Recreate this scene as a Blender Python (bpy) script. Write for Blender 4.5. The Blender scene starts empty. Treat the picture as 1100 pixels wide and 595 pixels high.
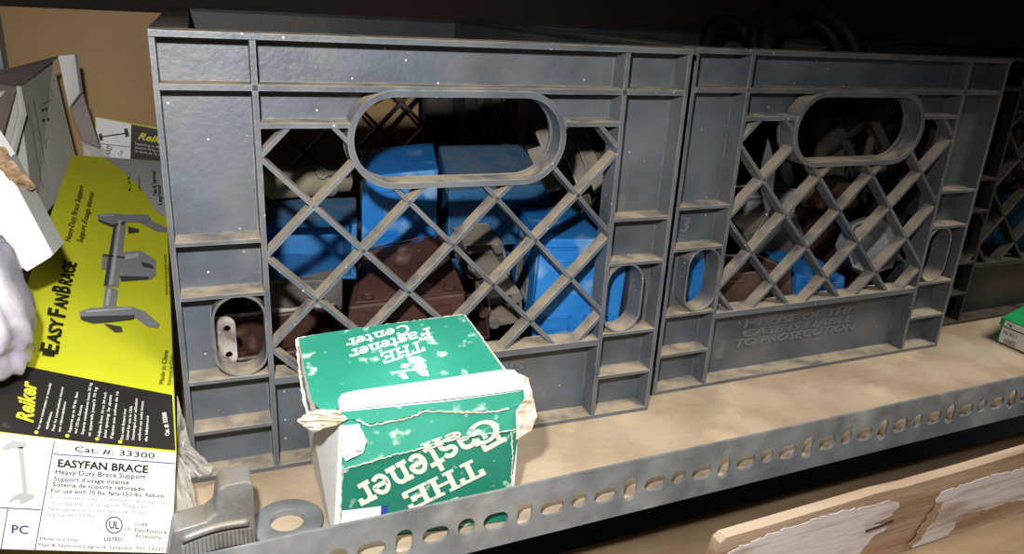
import bpy, bmesh, math, random
from mathutils import Vector, Matrix, Euler, noise
random.seed(7)
C = bpy.context.scene.collection
PI = math.pi
# ------------------------------------------------------------------ camera (solved from the crates' corners)
CAM = Vector((0.0039, -0.45393, 0.29398)); ROT = Euler((1.22822, -0.053, -0.41569), 'XYZ'); F = 821.6
cam = bpy.data.cameras.new('camera'); camo = bpy.data.objects.new('camera', cam); C.objects.link(camo)
camo.location = CAM; camo.rotation_euler = ROT
cam.sensor_width = 36; cam.lens = F/1100*36; cam.clip_start = .01; cam.clip_end = 50
bpy.context.scene.camera = camo
RM = ROT.to_matrix()
def ray(u, v): return RM @ Vector(((u-550)/F, -(v-297.5)/F, -1))
def at(u, v, y):
    d = ray(u, v); return CAM + d*((y-CAM.y)/d.y)
def atz(u, v, z):
    d = ray(u, v); return CAM + d*((z-CAM.z)/d.z)
def px(P):
    c = RM.transposed() @ (Vector(P)-CAM); return (550+F*c.x/-c.z, 297.5-F*c.y/-c.z)
def onpl(u, v, P0, n):
    d = ray(u, v); return CAM + d*((P0-CAM).dot(n)/d.dot(n))
# ------------------------------------------------------------------ object helpers
def obj(name, data, m=None, parent=None, smooth=False):
    if isinstance(data, MB): data = data.mesh(name, smooth)
    o = bpy.data.objects.new(name, data); C.objects.link(o)
    if m: data.materials.clear(); data.materials.append(m)
    if parent:
        o.parent = parent
        o.matrix_parent_inverse = Matrix.Identity(4)
        par = parent
        base = Vector((0, 0, 0)); q = parent
        if parent.get('_w'): o.location = -Vector(parent['_w']); o['_l'] = 1
    return o
def thing(name, label, cat, group=None, loc=(0, 0, 0), rotz=0):
    o = bpy.data.objects.new(name, None); C.objects.link(o)
    o.empty_display_size = .02; o.location = loc; o.rotation_euler = (0, 0, rotz)
    return tag(o, label, cat, group)
def wthing(name, label, cat, base, group=None):
    """Empty at BASE whose parts are given in world coordinates."""
    o = thing(name, label, cat, group, base); o['_w'] = list(base); return o
def tag(o, label, cat, group=None):
    o['label'] = label; o['category'] = cat
    if group: o['group'] = group
    return o
def bev(o, w, seg=2):
    m = o.modifiers.new('bevel', 'BEVEL'); m.width = w; m.segments = seg; m.limit_method = 'ANGLE'; m.angle_limit = .6
    return o
class MB:
    def __init__(s): s.v = []; s.f = []
    def add(s, V, Fs, fn=None):
        n = len(s.v); s.v += [Vector(fn(Vector(p)) if fn else p) for p in V]; s.f += [tuple(i+n for i in f) for f in Fs]; return s
    def box(s, x0, x1, y0, y1, z0, z1, fn=None):
        V = [(x, y, z) for z in (z0, z1) for y in (y0, y1) for x in (x0, x1)]
        return s.add(V, [(0, 2, 3, 1), (4, 5, 7, 6), (0, 1, 5, 4), (2, 6, 7, 3), (0, 4, 6, 2), (1, 3, 7, 5)], fn)
    def hexa(s, c):   # FBL FBR BBL BBR FTL FTR BTL BTR
        return s.add(c, [(0, 2, 3, 1), (4, 5, 7, 6), (0, 1, 5, 4), (2, 6, 7, 3), (0, 4, 6, 2), (1, 3, 7, 5)])
    def tube(s, pts, r, n=10, closed=False, fn=None, caps=True):
        pts = [Vector(p) for p in pts]; N = len(pts); V = []; Fs = []
        rr = r if isinstance(r, (list, tuple)) else [r]*N
        up = None
        for i, p in enumerate(pts):
            a = pts[(i-1) % N] if (closed or i) else p; b = pts[(i+1) % N] if (closed or i < N-1) else p
            t = (b-a).normalized()
            if up is None: up = t.orthogonal().normalized()
            up = (up - t*up.dot(t)).normalized(); w = t.cross(up)
            for k in range(n):
                A = 2*PI*k/n; V.append(p + (up*math.cos(A)+w*math.sin(A))*rr[i])
        for i in range(N if closed else N-1):
            j = (i+1) % N
            for k in range(n):
                l = (k+1) % n; Fs.append((i*n+k, i*n+l, j*n+l, j*n+k))
        if not closed and caps: Fs += [tuple(range(n))[::-1], tuple((N-1)*n+k for k in range(n))]
        return s.add(V, Fs, fn)
    def lathe(s, prof, n=32, fn=None):   # prof: (r, z)
        V = []; Fs = []; N = len(prof)
        for r, z in prof:
            for k in range(n): V.append((r*math.cos(2*PI*k/n), r*math.sin(2*PI*k/n), z))
        for i in range(N-1):
            for k in range(n):
                l = (k+1) % n; Fs.append((i*n+k, i*n+l, (i+1)*n+l, (i+1)*n+k))
        if prof[0] != prof[-1]: Fs += [tuple(range(n))[::-1], tuple((N-1)*n+k for k in range(n))]
        return s.add(V, Fs, fn)
    def mesh(s, name, smooth=False):
        me = bpy.data.meshes.new(name); me.from_pydata([tuple(v) for v in s.v], [], s.f)
        bm = bmesh.new(); bm.from_mesh(me); bmesh.ops.remove_doubles(bm, verts=bm.verts, dist=1e-6)
        bmesh.ops.recalc_face_normals(bm, faces=bm.faces); bm.to_mesh(me); bm.free()
        if smooth:
            for p in me.polygons: p.use_smooth = True
        return me
def fill2d(loops, t=0.0):
    """2-D outline with holes -> (verts, faces); extruded from 0 to t in z."""
    cu = bpy.data.curves.new('tmp', 'CURVE'); cu.dimensions = '2D'; cu.fill_mode = 'BOTH'; cu.extrude = t/2
    for L in loops:
        sp = cu.splines.new('POLY'); sp.points.add(len(L)-1)
        for i, p in enumerate(L): sp.points[i].co = (p[0], p[1], 0, 1)
        sp.use_cyclic_u = True
    o = bpy.data.objects.new('tmp', cu); me = bpy.data.meshes.new_from_object(o)
    V = [Vector((v.co.x, v.co.y, v.co.z+t/2)) for v in me.vertices]; Fs = [tuple(p.vertices) for p in me.polygons]
    bpy.data.objects.remove(o); bpy.data.curves.remove(cu); bpy.data.meshes.remove(me); return V, Fs
def text2d(s, bold=0.0, t=0.0, shear=0.0, res=3):
    cu = bpy.data.curves.new('tmp', 'FONT'); cu.body = s; cu.size = 1; cu.offset = bold; cu.extrude = t/2; cu.shear = shear; cu.resolution_u = res
    o = bpy.data.objects.new('tmp', cu); me = bpy.data.meshes.new_from_object(o)
    V = [Vector(v.co) for v in me.vertices]; Fs = [tuple(p.vertices) for p in me.polygons]
    bpy.data.objects.remove(o); bpy.data.curves.remove(cu); bpy.data.meshes.remove(me)
    x0 = min(v.x for v in V); x1 = max(v.x for v in V)
    return [Vector((v.x-x0, v.y, v.z)) for v in V], Fs, x1-x0
def px_map(P0, n, off):
    n = n.normalized()
    if n.dot(CAM-P0) < 0: n = -n
    return lambda q: onpl(q[0], q[1], P0+n*off, n)
def px_text(mb, s, p0, p1, cap, fn, bold=0.0, shear=0.0):
    V, Fs, w = text2d(s, bold, 0, shear, 2); d = Vector((p1[0]-p0[0], p1[1]-p0[1])); L = d.length; u = Vector((d.y, -d.x))/L
    return mb.add(V, Fs, lambda q: fn((p0[0]+d.x*q.x/w+u.x*cap*q.y/.7, p0[1]+d.y*q.x/w+u.y*cap*q.y/.7)))
def px_poly(mb, P, fn):
    V, Fs = fill2d([P]); return mb.add(V, Fs, lambda q: fn((q.x, q.y)))
def px_line(mb, a, b, w, fn):
    a = Vector(a); b = Vector(b); d = (b-a).normalized(); n = Vector((-d.y, d.x))*w/2
    return px_poly(mb, [a-n, b-n, b+n, a+n], fn)
# ------------------------------------------------------------------ materials
def lin(c):
    return tuple((x/255/12.92 if x/255 <= .04045 else ((x/255+.055)/1.055)**2.4) for x in c)+(1,)
def mat(name, col, rough=.6, metal=0, col2=None, scale=30, mix=(.4, .65), detail=5, dust=0, dustcol=(172, 156, 130), specks=0, bump=0, bscale=200, stretch=(1, 1, 1), spec=.5, alpha=None, wear=None, edge=0):
    m = bpy.data.materials.new(name); m.use_nodes = True; nt = m.node_tree; N = nt.nodes; Lk = nt.links
    b = N['Principled BSDF']; b.inputs['Roughness'].default_value = rough; b.inputs['Metallic'].default_value = metal
    b.inputs['Specular IOR Level'].default_value = spec
    tc = N.new('ShaderNodeTexCoord'); mp = N.new('ShaderNodeMapping'); mp.inputs['Scale'].default_value = stretch; Lk.new(tc.outputs['Object'], mp.inputs[0])
    def nz(sc, dt=detail, vec=mp):
        n = N.new('ShaderNodeTexNoise'); n.inputs['Scale'].default_value = sc; n.inputs['Detail'].default_value = dt; Lk.new(vec.outputs[0], n.inputs['Vector']); return n
    def ramp(src, a, b_):
        r = N.new('ShaderNodeMapRange'); r.inputs['From Min'].default_value = a; r.inputs['From Max'].default_value = b_; Lk.new(src, r.inputs['Value']); return r.outputs[0]
    def mx(fac, a, b_):
        x = N.new('ShaderNodeMix'); x.data_type = 'RGBA'
        Lk.new(fac, x.inputs[0])
        for i, c in ((6, a), (7, b_)):
            if isinstance(c, tuple): x.inputs[i].default_value = c
            else: Lk.new(c, x.inputs[i])
        return x.outputs[2]
    cur = lin(col)
    if col2: cur = mx(ramp(nz(scale).outputs[0], *mix), cur, lin(col2))
    if specks:
        vo = N.new('ShaderNodeTexVoronoi'); vo.inputs['Scale'].default_value = 150; Lk.new(tc.outputs['Object'], vo.inputs['Vector'])
        sep = N.new('ShaderNodeSeparateColor'); Lk.new(vo.outputs['Color'], sep.inputs[0])
        a = ramp(vo.outputs['Distance'], .13, .07); g = ramp(sep.outputs[0], 1-specks, 1-specks+.02)
        mu = N.new('ShaderNodeMath'); mu.operation = 'MULTIPLY'; Lk.new(a, mu.inputs[0]); Lk.new(g, mu.inputs[1]); cur = mx(mu.outputs[0], cur, lin((190, 188, 178)))
    if wear:   # scuffs: (colour, scale, lo, hi)
        n = nz(wear[1], 8); cur = mx(ramp(n.outputs[0], wear[2], wear[3]), cur, lin(wear[0]))
    if dust:   # dust lies on faces that look up
        ge = N.new('ShaderNodeNewGeometry'); sx = N.new('ShaderNodeSeparateXYZ'); Lk.new(ge.outputs['Normal'], sx.inputs[0])
        up = ramp(sx.outputs[2], .35, .8); n = ramp(nz(60, 6).outputs[0], .25, .55)
        mu = N.new('ShaderNodeMath'); mu.operation = 'MULTIPLY'; Lk.new(up, mu.inputs[0]); Lk.new(n, mu.inputs[1])
        m2 = N.new('ShaderNodeMath'); m2.operation = 'MULTIPLY'; Lk.new(mu.outputs[0], m2.inputs[0]); m2.inputs[1].default_value = dust
        # a thin film of dust everywhere, in patches
        fl = ramp(nz(14, 6).outputs[0], .45, .75); m3 = N.new('ShaderNodeMath'); m3.operation = 'MULTIPLY_ADD'; Lk.new(fl, m3.inputs[0]); m3.inputs[1].default_value = .16; Lk.new(m2.outputs[0], m3.inputs[2]); m3.use_clamp = True
        cur = mx(m3.outputs[0], cur, lin(dustcol))
        rr = N.new('ShaderNodeMapRange'); Lk.new(m3.outputs[0], rr.inputs['Value']); rr.inputs['To Min'].default_value = rough; rr.inputs['To Max'].default_value = .9; Lk.new(rr.outputs[0], b.inputs['Roughness'])
    if edge:   # worn, dust-caught edges
        bv = N.new('ShaderNodeBevel'); bv.inputs['Radius'].default_value = .0016; bv.samples = 4; ge = N.new('ShaderNodeNewGeometry')
        dt = N.new('ShaderNodeVectorMath'); dt.operation = 'DOT_PRODUCT'; Lk.new(bv.outputs[0], dt.inputs[0]); Lk.new(ge.outputs['Normal'], dt.inputs[1])
        e_ = ramp(dt.outputs['Value'], .98, .75); n = ramp(nz(70, 6).outputs[0], .38, .62)
        mu = N.new('ShaderNodeMath'); mu.operation = 'MULTIPLY'; Lk.new(e_, mu.inputs[0]); Lk.new(n, mu.inputs[1])
        m2 = N.new('ShaderNodeMath'); m2.operation = 'MULTIPLY'; Lk.new(mu.outputs[0], m2.inputs[0]); m2.inputs[1].default_value = edge
        cur = mx(m2.outputs[0], cur, lin((158, 154, 142)))
    if isinstance(cur, tuple): b.inputs['Base Color'].default_value = cur
    else: Lk.new(cur, b.inputs['Base Color'])
    if bump:
        bp = N.new('ShaderNodeBump'); bp.inputs['Strength'].default_value = bump; bp.inputs['Distance'].default_value = .001
        Lk.new(nz(bscale, 4).outputs[0], bp.inputs['Height']); Lk.new(bp.outputs[0], b.inputs['Normal'])
    if alpha is not None: b.inputs['Alpha'].default_value = alpha
    return m
M = {}
M['crate_shade'] = mat('grey_crate_plastic_shaded', (50, 53, 57), .5, 0, (42, 45, 49), 22, dust=.2, bump=.2, bscale=300)  # same plastic, less dusty, with the crate's inner shade put into its colour
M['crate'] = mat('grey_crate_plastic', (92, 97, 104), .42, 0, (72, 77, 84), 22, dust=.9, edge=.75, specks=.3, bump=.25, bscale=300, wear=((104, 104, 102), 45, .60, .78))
M['crate_letter'] = mat('lighter_raised_lettering', (112, 113, 114), .5)  # even grey, lighter than the crate plastic around the letters
M['crate_dk'] = mat('black_crate_plastic', (36, 37, 39), .45, 0, (26, 27, 29), 22, dust=.5, edge=.3, dustcol=(110, 98, 80), bump=.25, bscale=300)
M['ply'] = mat('dusty_plywood_deck', (182, 163, 138), .85, 0, (160, 139, 114), 16, (.4, .6), 12, bump=.5, bscale=160, wear=((205, 182, 150), 25, .58, .8))
M['plyback'] = mat('plywood_sheet', (204, 168, 120), .7, 0, (174, 136, 92), 5, (.35, .7), 6, stretch=(1, 1, .35), bump=.2, bscale=60)
M['galv'] = mat('galvanised_steel', (146, 150, 152), .55, .35, (116, 120, 122), 40, (.35, .65), 7, wear=((196, 192, 184), 18, .55, .8), bump=.15, bscale=250)
M['cast'] = mat('cast_zinc', (150, 151, 150), .5, .5, (120, 120, 118), 60, bump=.3, bscale=400, dust=.35)
M['woodlow'] = mat('lower_shelf_wood', (176, 152, 122), .85, 0, (124, 100, 74), 10, (.35, .65), 8, stretch=(.35, 2, 2), bump=.5, bscale=90)
M['header'] = mat('dark_stained_beam', (44, 30, 24), .8, 0, (30, 20, 16), 12, stretch=(.3, 1, 1))
M['dark'] = mat('dark_backing', (18, 16, 15), .9)
M['boardwood'] = mat('splintered_wood', (204, 182, 156), .8, 0, (166, 134, 106), 22, (.35, .65), 8, stretch=(.25, 2, 2.5), bump=.6, bscale=120)
M['boardpaint'] = mat('worn_white_paint', (236, 235, 238), .7, 0, (190, 172, 160), 34, (.5, .68), 8, stretch=(.4, 1, 2), bump=.4, bscale=120)
M['paleblue'] = mat('pale_blue_paint', (158, 176, 178), .6, 0, (120, 136, 136), 20)
M['yellow'] = mat('yellow_carton', (198, 200, 46), .38, 0, (188, 190, 40), 12, spec=.4)
M['blackink'] = mat('black_ink', (38, 36, 34), .45, 0, wear=((120, 118, 108), 34, .66, .74))
M['inkdark'] = mat('dark_lettering', (34, 34, 26), .5)
M['greyink'] = mat('grey_ink', (132, 132, 133), .5, 0)
M['greyinkd'] = mat('dark_grey_ink', (66, 66, 68), .5, 0)
M['greyinkl'] = mat('light_grey_ink', (172, 173, 172), .5, 0)
M['violetink'] = mat('faded_violet_ink', (70, 58, 110), .5)
M['paleink'] = mat('pale_ink', (128, 122, 140), .5)
M['whiteink'] = mat('white_ink', (220, 220, 214), .5)
M['yelink'] = mat('yellow_ink', (214, 204, 50), .5)
M['white'] = mat('white_card', (240, 240, 238), .6, 0, (224, 222, 218), 18, (.5, .8))
M['label'] = mat('white_label_paper', (236, 236, 236), .5)
M['greycard'] = mat('grey_card', (204, 201, 194), .7, 0, (178, 175, 168), 9, (.4, .7), wear=((170, 168, 160), 20, .6, .8))
M['browncard'] = mat('dark_grey_brown_card', (146, 136, 132), .75, 0, (118, 106, 100), 8)
M['kraft'] = mat('torn_kraft_board', (176, 152, 122), .9, 0, (150, 124, 94), 60, bump=.6, bscale=300)
M['tornwhite'] = mat('torn_paper_edge', (226, 220, 208), .9, 0, (190, 172, 146), 90, (.4, .65), bump=.7, bscale=500)
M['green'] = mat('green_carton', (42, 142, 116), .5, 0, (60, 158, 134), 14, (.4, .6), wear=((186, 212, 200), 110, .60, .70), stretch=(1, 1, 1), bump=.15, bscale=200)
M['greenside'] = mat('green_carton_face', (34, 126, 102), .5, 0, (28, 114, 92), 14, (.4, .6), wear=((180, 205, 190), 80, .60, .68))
M['cream'] = mat('cream_print', (216, 212, 196), .6)
M['printwhite'] = mat('white_print', (222, 232, 226), .6)
M['bluestk'] = mat('blue_sticker', (40, 66, 150), .5)
M['blue'] = mat('blue_box_plastic', (32, 112, 186), .38, 0, (40, 122, 194), 14, wear=((140, 176, 206), 40, .56, .75))
M['bluedusty'] = mat('dusty_blue_plastic', (28, 92, 140), .5, 0, (44, 88, 120), 20, (.35, .65), dust=.35, dustcol=(110, 112, 108))
M['bluelt'] = mat('light_blue_plastic', (44, 112, 172), .4, 0, (58, 124, 180), 16)
M['brown'] = mat('brown_bakelite', (58, 36, 30), .42, 0, (74, 50, 42), 26, (.4, .7), wear=((128, 106, 94), 36, .63, .8), bump=.3, bscale=200)
M['brownrust'] = mat('rusty_brown_steel', (96, 72, 54), .7, .1, (70, 50, 38), 30, (.4, .65), bump=.3, bscale=200, dust=.4)
M['dustwhite'] = mat('white_dust_crust', (178, 172, 164), .9, 0, (110, 98, 90), 90, (.4, .6))
M['steel'] = mat('dull_steel', (150, 144, 134), .5, .4, (120, 114, 104), 40, (.4, .6), dust=.3)
M['steelshiny'] = mat('bright_steel', (190, 190, 190), .3, .8)
M['greybox'] = mat('grey_steel_box', (112, 108, 104), .55, .3, (90, 86, 82), 40, dust=.5)
M['beige'] = mat('beige_fitting', (150, 142, 120), .6, 0, (118, 110, 92), 26, dust=.3)
M['offwhite'] = mat('off_white_plastic', (206, 208, 212), .5, 0, (140, 140, 138), 22, dust=.4)
M['black'] = mat('black_rubber', (12, 12, 13), .6, spec=.25)
M['teal'] = mat('teal_plastic', (18, 70, 86), .45)
M['greenbox2'] = mat('bright_green_card', (30, 160, 84), .5, 0, (24, 140, 72), 40)
M['foil'] = mat('wrinkled_film', (206, 204, 206), .25, .0, (150, 146, 156), 22, (.4, .6), 8, bump=1, bscale=60)
# clear film
m = bpy.data.materials.new('clear_film'); m.use_nodes = True; b = m.node_tree.nodes['Principled BSDF']
b.inputs['Base Color'].default_value = lin((196, 192, 186)); b.inputs['Roughness'].default_value = .2; b.inputs['Alpha'].default_value = .34; M['film'] = m

# ================================================================== THE SETTING
def struct(name, mb, m):
    o = obj(name, mb, m); o['kind'] = 'structure'; return o
struct('wall_back', MB().box(-1.2, 2.6, .95, 1.0, -.8, 1.2), M['dark'])
struct('floor', MB().box(-1.2, 2.6, -2.2, .95, -.85, -.8), mat('concrete_floor', (92, 88, 82), .9, 0, (70, 66, 62), 5))

def slab(name, label, cat, x, y, z, m, bw=.001):
    cx = (x[0]+x[1])/2; cy = (y[0]+y[1])/2
    o = obj(name, MB().box(x[0]-cx, x[1]-cx, y[0]-cy, y[1]-cy, 0, z[1]-z[0]), m); o.location = (cx, cy, z[0])
    bev(o, bw); return tag(o, label, cat)
slab('shelf_board', 'dusty tan plywood shelf deck that the crates stand on', 'shelf', (-.7, 1.7), (-.1095, .60), (-.0085, 0), M['ply'])
slab('plywood_sheet', 'brown plywood sheet standing upright behind the crates at left', 'board', (-.7, .335), (.605, .617), (0, .262), M['plyback'])
slab('beam', 'dark stained beam running along the top behind the plywood sheet', 'beam', (-.8, 2.3), (.60, .64), (.2625, .40), M['header'])
slab('unseen_shade_shelf', 'unseen dark shelf board over the dark stained beam, set to shade the crates', 'shelf', (-.8, 2.3), (-.13, .70), (.4005, .42), M['header'])  # out of view; height and reach set to shade the crate tops
slab('shelf_post', 'pale blue upright post at the far left behind the cartons', 'post', (-.20, -.1525), (.565, .60), (.0005, .258), M['paleblue'])
slab('lower_shelf_board', 'brown wooden plank of the shelf below the slotted rail', 'shelf', (-.3, 1.9), (-.42, -.036), (-.125, -.10), M['woodlow'], .002)

# ---- slotted angle rail
RT, RB = .0283, -.0105; RY = -.112
def stadium(cx, cy, hx, hy, n=8):
    r = min(hx, hy); a = hx-r; b_ = hy-r; P = []
    for k, (sx, sy) in enumerate(((1, 1), (-1, 1), (-1, -1), (1, -1))):
        for i in range(n+1):
            A = PI/2*(k+i/n); P.append((cx+sx*a+r*math.cos(A), cy+sy*b_+r*math.sin(A)))
    return P
rt = wthing('slotted_rail', 'grey galvanised slotted angle rail along the front edge of the shelf', 'rail', (.5, RY, RB))
loops = [[(-.3, RB), (1.5, RB), (1.5, RT), (-.3, RT)]]
per = .0742/4
for i in range(-24, 66):
    k = i % 4; x = .1793+per*i; z = (RT+RB)/2-.001
    hx, hz = ((.0050, .0086), (.0080, .0055), (.0054, .0056), (.0080, .0055))[k]
    if x < -.28 or x > 1.48: continue
    loops.append(stadium(x, z+(.0008 if k == 2 else 0), hx, hz, 5))
V, Fs = fill2d(loops, .002)
obj('front_flange', MB().add(V, Fs, lambda q: (q.x, RY+q.z-.001, q.y)), M['galv'], rt)
obj('bottom_flange', MB().box(-.3, 1.5, RY+.001, RY+.036, RB, RB+.002), M['galv'], rt)

# ================================================================== MILK CRATES
CW, CH, CD = .330, .272, .485
def web_mesh(W, handle, t=.003):
    """one wall of a crate in its own plane: x 0..W, y 0 (outside) .. .015 (inside), z 0..CH"""
    mb = MB(); mm = .001
    x0, x1 = 51*mm, W-49*mm; z0, z1 = 66*mm, 222*mm
    cx = (x0+x1)/2+.0045*0; hz = 213.5*mm; R_, h = 29.5*mm, 41*mm
    if handle: cx = 170.5*mm
    ringp = stadium(cx, hz, h+R_, R_, 12) if handle else None
    def inring(x, z):
        if not handle: return False
        dx = max(abs(x-cx)-h, 0); return dx*dx+(z-hz)**2 < R_*R_
    # lattice opening
    if handle:
        a = math.asin((z1-hz)/R_); P = [(x0, z0), (x1, z0), (x1, z1)]
        N_ = 14
        for i in range(N_+1):
            A = a-(a+PI/2)*i/N_; P.append((cx+h+R_*math.cos(A), hz+R_*math.sin(A)))
        for i in range(N_+1):
            A = -PI/2-(PI/2+a)*i/N_; P.append((cx-h+R_*math.cos(A), hz+R_*math.sin(A)))
        P.append((x0, z1)); op = [P]; fields = [(x0, x1)]
    else:
        mid = (x0+x1)/2; fields = [(x0, mid-.012), (mid+.012, x1)]
        op = [[(a_, z0), (b_, z0), (b_, z1), (a_, z1)] for a_, b_ in fields]
    slots = [(34.2*mm, 96.5*mm), (W-32.2*mm, 96.5*mm)]
    holes = op+[stadium(a_, b_, 14.2*mm, 25.5*mm, 8) for a_, b_ in slots]
    if handle: holes.append(stadium(cx, hz, h+R_-4*mm, R_-4*mm, 12))
    V, Fs = fill2d([[(0, 0), (W, 0), (W, CH), (0, CH)]]+holes, t)
    mb.add(V, Fs, lambda q: (q.x, .0155+q.z, q.y))
    def rib(a0, a1, b0, b1, d0=0, d1=.0157): mb.box(a0*mm, a1*mm, d0, d1, b0*mm, b1*mm)
    w = W/mm
    rib(0, w, 268.5, 272, -.0015, .0185); rib(0, w, 0, 3.2); rib(0, 3, 3, 269); rib(w-3, w, 3, 269)
    rib(3, w-3, 241.5, 245); rib(49, 52.3, 3, 268.5); rib(w-50.3, w-47, 3, 268.5)
    for z in (155, 122, 33): rib(3, 49.3, z, z+2.6); rib(w-47.3, w-3, z, z+2.6)
    for z in (67.5,): rib(3, 49.3, z, z+2.6); rib(w-47.3, w-3, z, z+2.6)
    if handle:
        rib(52, 104, 221, 224.2); rib(237, w-50, 221, 224.2)
        for s_, e_ in ((1, 1),):
            pass
    else: rib(52, w-50, 221, 224.2); rib(w/2-12, w/2-9, 62, 241.5); rib(w/2+9, w/2+12, 62, 241.5)
    rib(52, w-50, 61.5, 66.5)
    # slot collars
    for a_, b_ in slots:
        V, Fs = fill2d([stadium(a_, b_, 15.6*mm, 26.9*mm, 8), stadium(a_, b_, 14.2*mm, 25.5*mm, 8)], .015); mb.add(V, Fs, lambda q: (q.x, q.z+.0008, q.y))
    if handle:
        V, Fs = fill2d([stadium(cx, hz, h+R_, R_, 14), stadium(cx, hz, h+R_-4*mm, R_-4*mm, 14)], .014); mb.add(V, Fs, lambda q: (q.x, q.z-.0006, q.y))
    # lattice bars
    px_, pz = 29.0*mm, 29.7*mm; bz = 56*mm; th = 1.9*mm
    for sgn in (1, -1):
        for k in range(-14, 40):
            if k % 2 == 0: continue      # bar nodes where k+m is odd
            # line through (x0+k*px, bz) with slope sgn
            for fa, fb in fields:
                run = None; N_ = 400
                for i in range(N_+1):
                    x = fa+(fb-fa)*i/N_; z = bz+sgn*(x-(51*mm+k*px_))*pz/px_
                    ok = z0-.001 <= z <= z1+.001 and not inring(x, z)
                    if ok and run is None: run = (x, z)
                    if (not ok or i == N_) and run is not None:
                        a_ = Vector(run); b_ = Vector((x, z)); run = None
                        if (b_-a_).length < .004: continue
                        d = (b_-a_).normalized(); n = Vector((-d.y, d.x))*th; a_ = a_-d*.0012; b_ = b_+d*.0012
                        n2 = n*.72
                        Q = [(a_-n, .003), (b_-n, .003), (b_+n, .003), (a_+n, .003)]
                        VV = [(p.x, .0115, p.y) for p in (a_-n, b_-n, b_+n, a_+n)]+[(p.x, .0012, p.y) for p in (a_-n2, b_-n2, b_+n2, a_+n2)]
                        mb.add(VV, [(0, 1, 2, 3), (7, 6, 5, 4), (0, 4, 5, 1), (1, 5, 6, 2), (2, 6, 7, 3), (3, 7, 4, 0)])
    return mb
def lettering(lines, x, z, size, lh, t=.0016, y=.0143):
    mb = MB()
    for i, (s, dx, wd) in enumerate(lines):
        V, Fs, w = text2d(s, .010, t/size, .2, 2)
        mb.add(V, Fs, lambda q: (x+dx+q.x*wd/w, y+.0008-q.z*size, z-i*lh+q.y*size))
    return mb
web_end = web_mesh(CW, True).mesh('end_wall'); web_long = web_mesh(CD, False).mesh('long_wall'); web_short = web_mesh(CW-.036, False).mesh('short_wall'); web_side = web_mesh(CD-.036, False).mesh('side_wall')
def crate(label, loc, rz, m, words=True, digit=None, side_front=False):
    t = thing('milk_crate', label, 'crate', None, loc, rz)
    W, D = (CW, CD) if not side_front else (CD, CW)
    a, b_ = (web_end, web_side) if not side_front else (web_long, web_short)
    def wall(name, me, lx, ly, r):
        o = obj(name, me.copy(), m, t); o.location = (lx, ly, 0); o.rotation_euler = (0, 0, r); bev(o, .0007, 1); return o
    fr = wall('front_wall', a, 0, 0, 0); m = m if m != M['crate'] else M['crate_shade']; wall('back_wall', a, W, D, PI)
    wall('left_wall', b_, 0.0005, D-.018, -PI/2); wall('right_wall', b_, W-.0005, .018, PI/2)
    # base grid
    mb = MB(); 
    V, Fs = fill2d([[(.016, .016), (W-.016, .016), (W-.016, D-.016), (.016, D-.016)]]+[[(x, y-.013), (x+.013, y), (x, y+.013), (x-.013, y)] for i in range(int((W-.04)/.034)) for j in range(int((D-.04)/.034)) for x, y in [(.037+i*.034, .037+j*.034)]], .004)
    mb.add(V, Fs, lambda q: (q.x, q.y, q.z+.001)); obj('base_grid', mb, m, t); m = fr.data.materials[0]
    if words:
        obj('raised_lettering', lettering([('MISUSE OF THIS', .006, .132), ('CASE IS LIABLE', .006, .129), ('TO PROSECUTION', 0, .139)], .091, .0420, .0098, .0088), M['crate_letter'] if m == M['crate'] else m, fr)
    if digit: obj('raised_number', lettering([(digit, 0, .0075)], .0175, .1335, .0165, .01, .0024), M['crate_letter'], fr)
    return t
c1 = crate('dusty grey plastic milk crate behind the green carton, full of blue and brown boxes', (0, -.005, 0.0003), -.040, M['crate'])
c2 = crate('grey plastic milk crate embossed with a misuse warning, right of the green carton', (.3466, .0005, 0.0003), -.010, M['crate'], True, '3')
c3 = crate('black plastic milk crate cut off by the right edge, farthest right of the row', (.703, .032, 0.0003), 0.0, M['crate_dk'], False, None, True)

# ================================================================== ELECTRICAL BOXES
def hx(front, back):   # front TL,TR,BR,BL ; back likewise -> unit map (a,b,c)
    f = [Vector(p) for p in front]; k = [Vector(p) for p in back]
    def T(q):
        a, b_, c = q[0], q[1], q[2]
        fr = (f[3]*(1-a)+f[2]*a)*(1-c)+(f[0]*(1-a)+f[1]*a)*c
        bk = (k[3]*(1-a)+k[2]*a)*(1-c)+(k[0]*(1-a)+k[1]*a)*c
        return fr*(1-b_)+bk*b_
    return T
def rigid(fl, w, d, h, yaw=0, pitch=0, roll=0):
    """unit cube -> box w x d x h whose front-bottom-left corner is FL"""
    R3 = Euler((pitch, roll, yaw), 'XYZ').to_matrix(); fl = Vector(fl)
    return lambda q: fl+R3 @ Vector((q[0]*w, q[1]*d, q[2]*h))
def shell_box(T, open_='b', wt=.06, lip=True):
    """open box in unit space; OPEN_ side: f(ront, b=0), t(op, c=1), k (back, b=1)"""
    mb = MB(); w = wt
    def B(a0, a1, b0, b1, c0, c1): mb.box(a0, a1, b0, b1, c0, c1, T)
    if open_ != 'f': B(0, 1, 0, w, 0, 1)
    if open_ != 'k': B(0, 1, 1-w, 1, 0, 1)
    if open_ != 't': B(0, 1, w, 1-w, 1-w, 1)
    B(0, 1, w if open_ != 'f' else 0, 1-w if open_ != 'k' else 1, 0, w)
    b0 = w if open_ != 'f' else 0; b1 = 1-w if open_ != 'k' else 1; c1 = 1-w if open_ != 't' else 1
    B(0, w, b0, b1, w, c1); B(1-w, 1, b0, b1, w, c1)
    return mb
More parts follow.
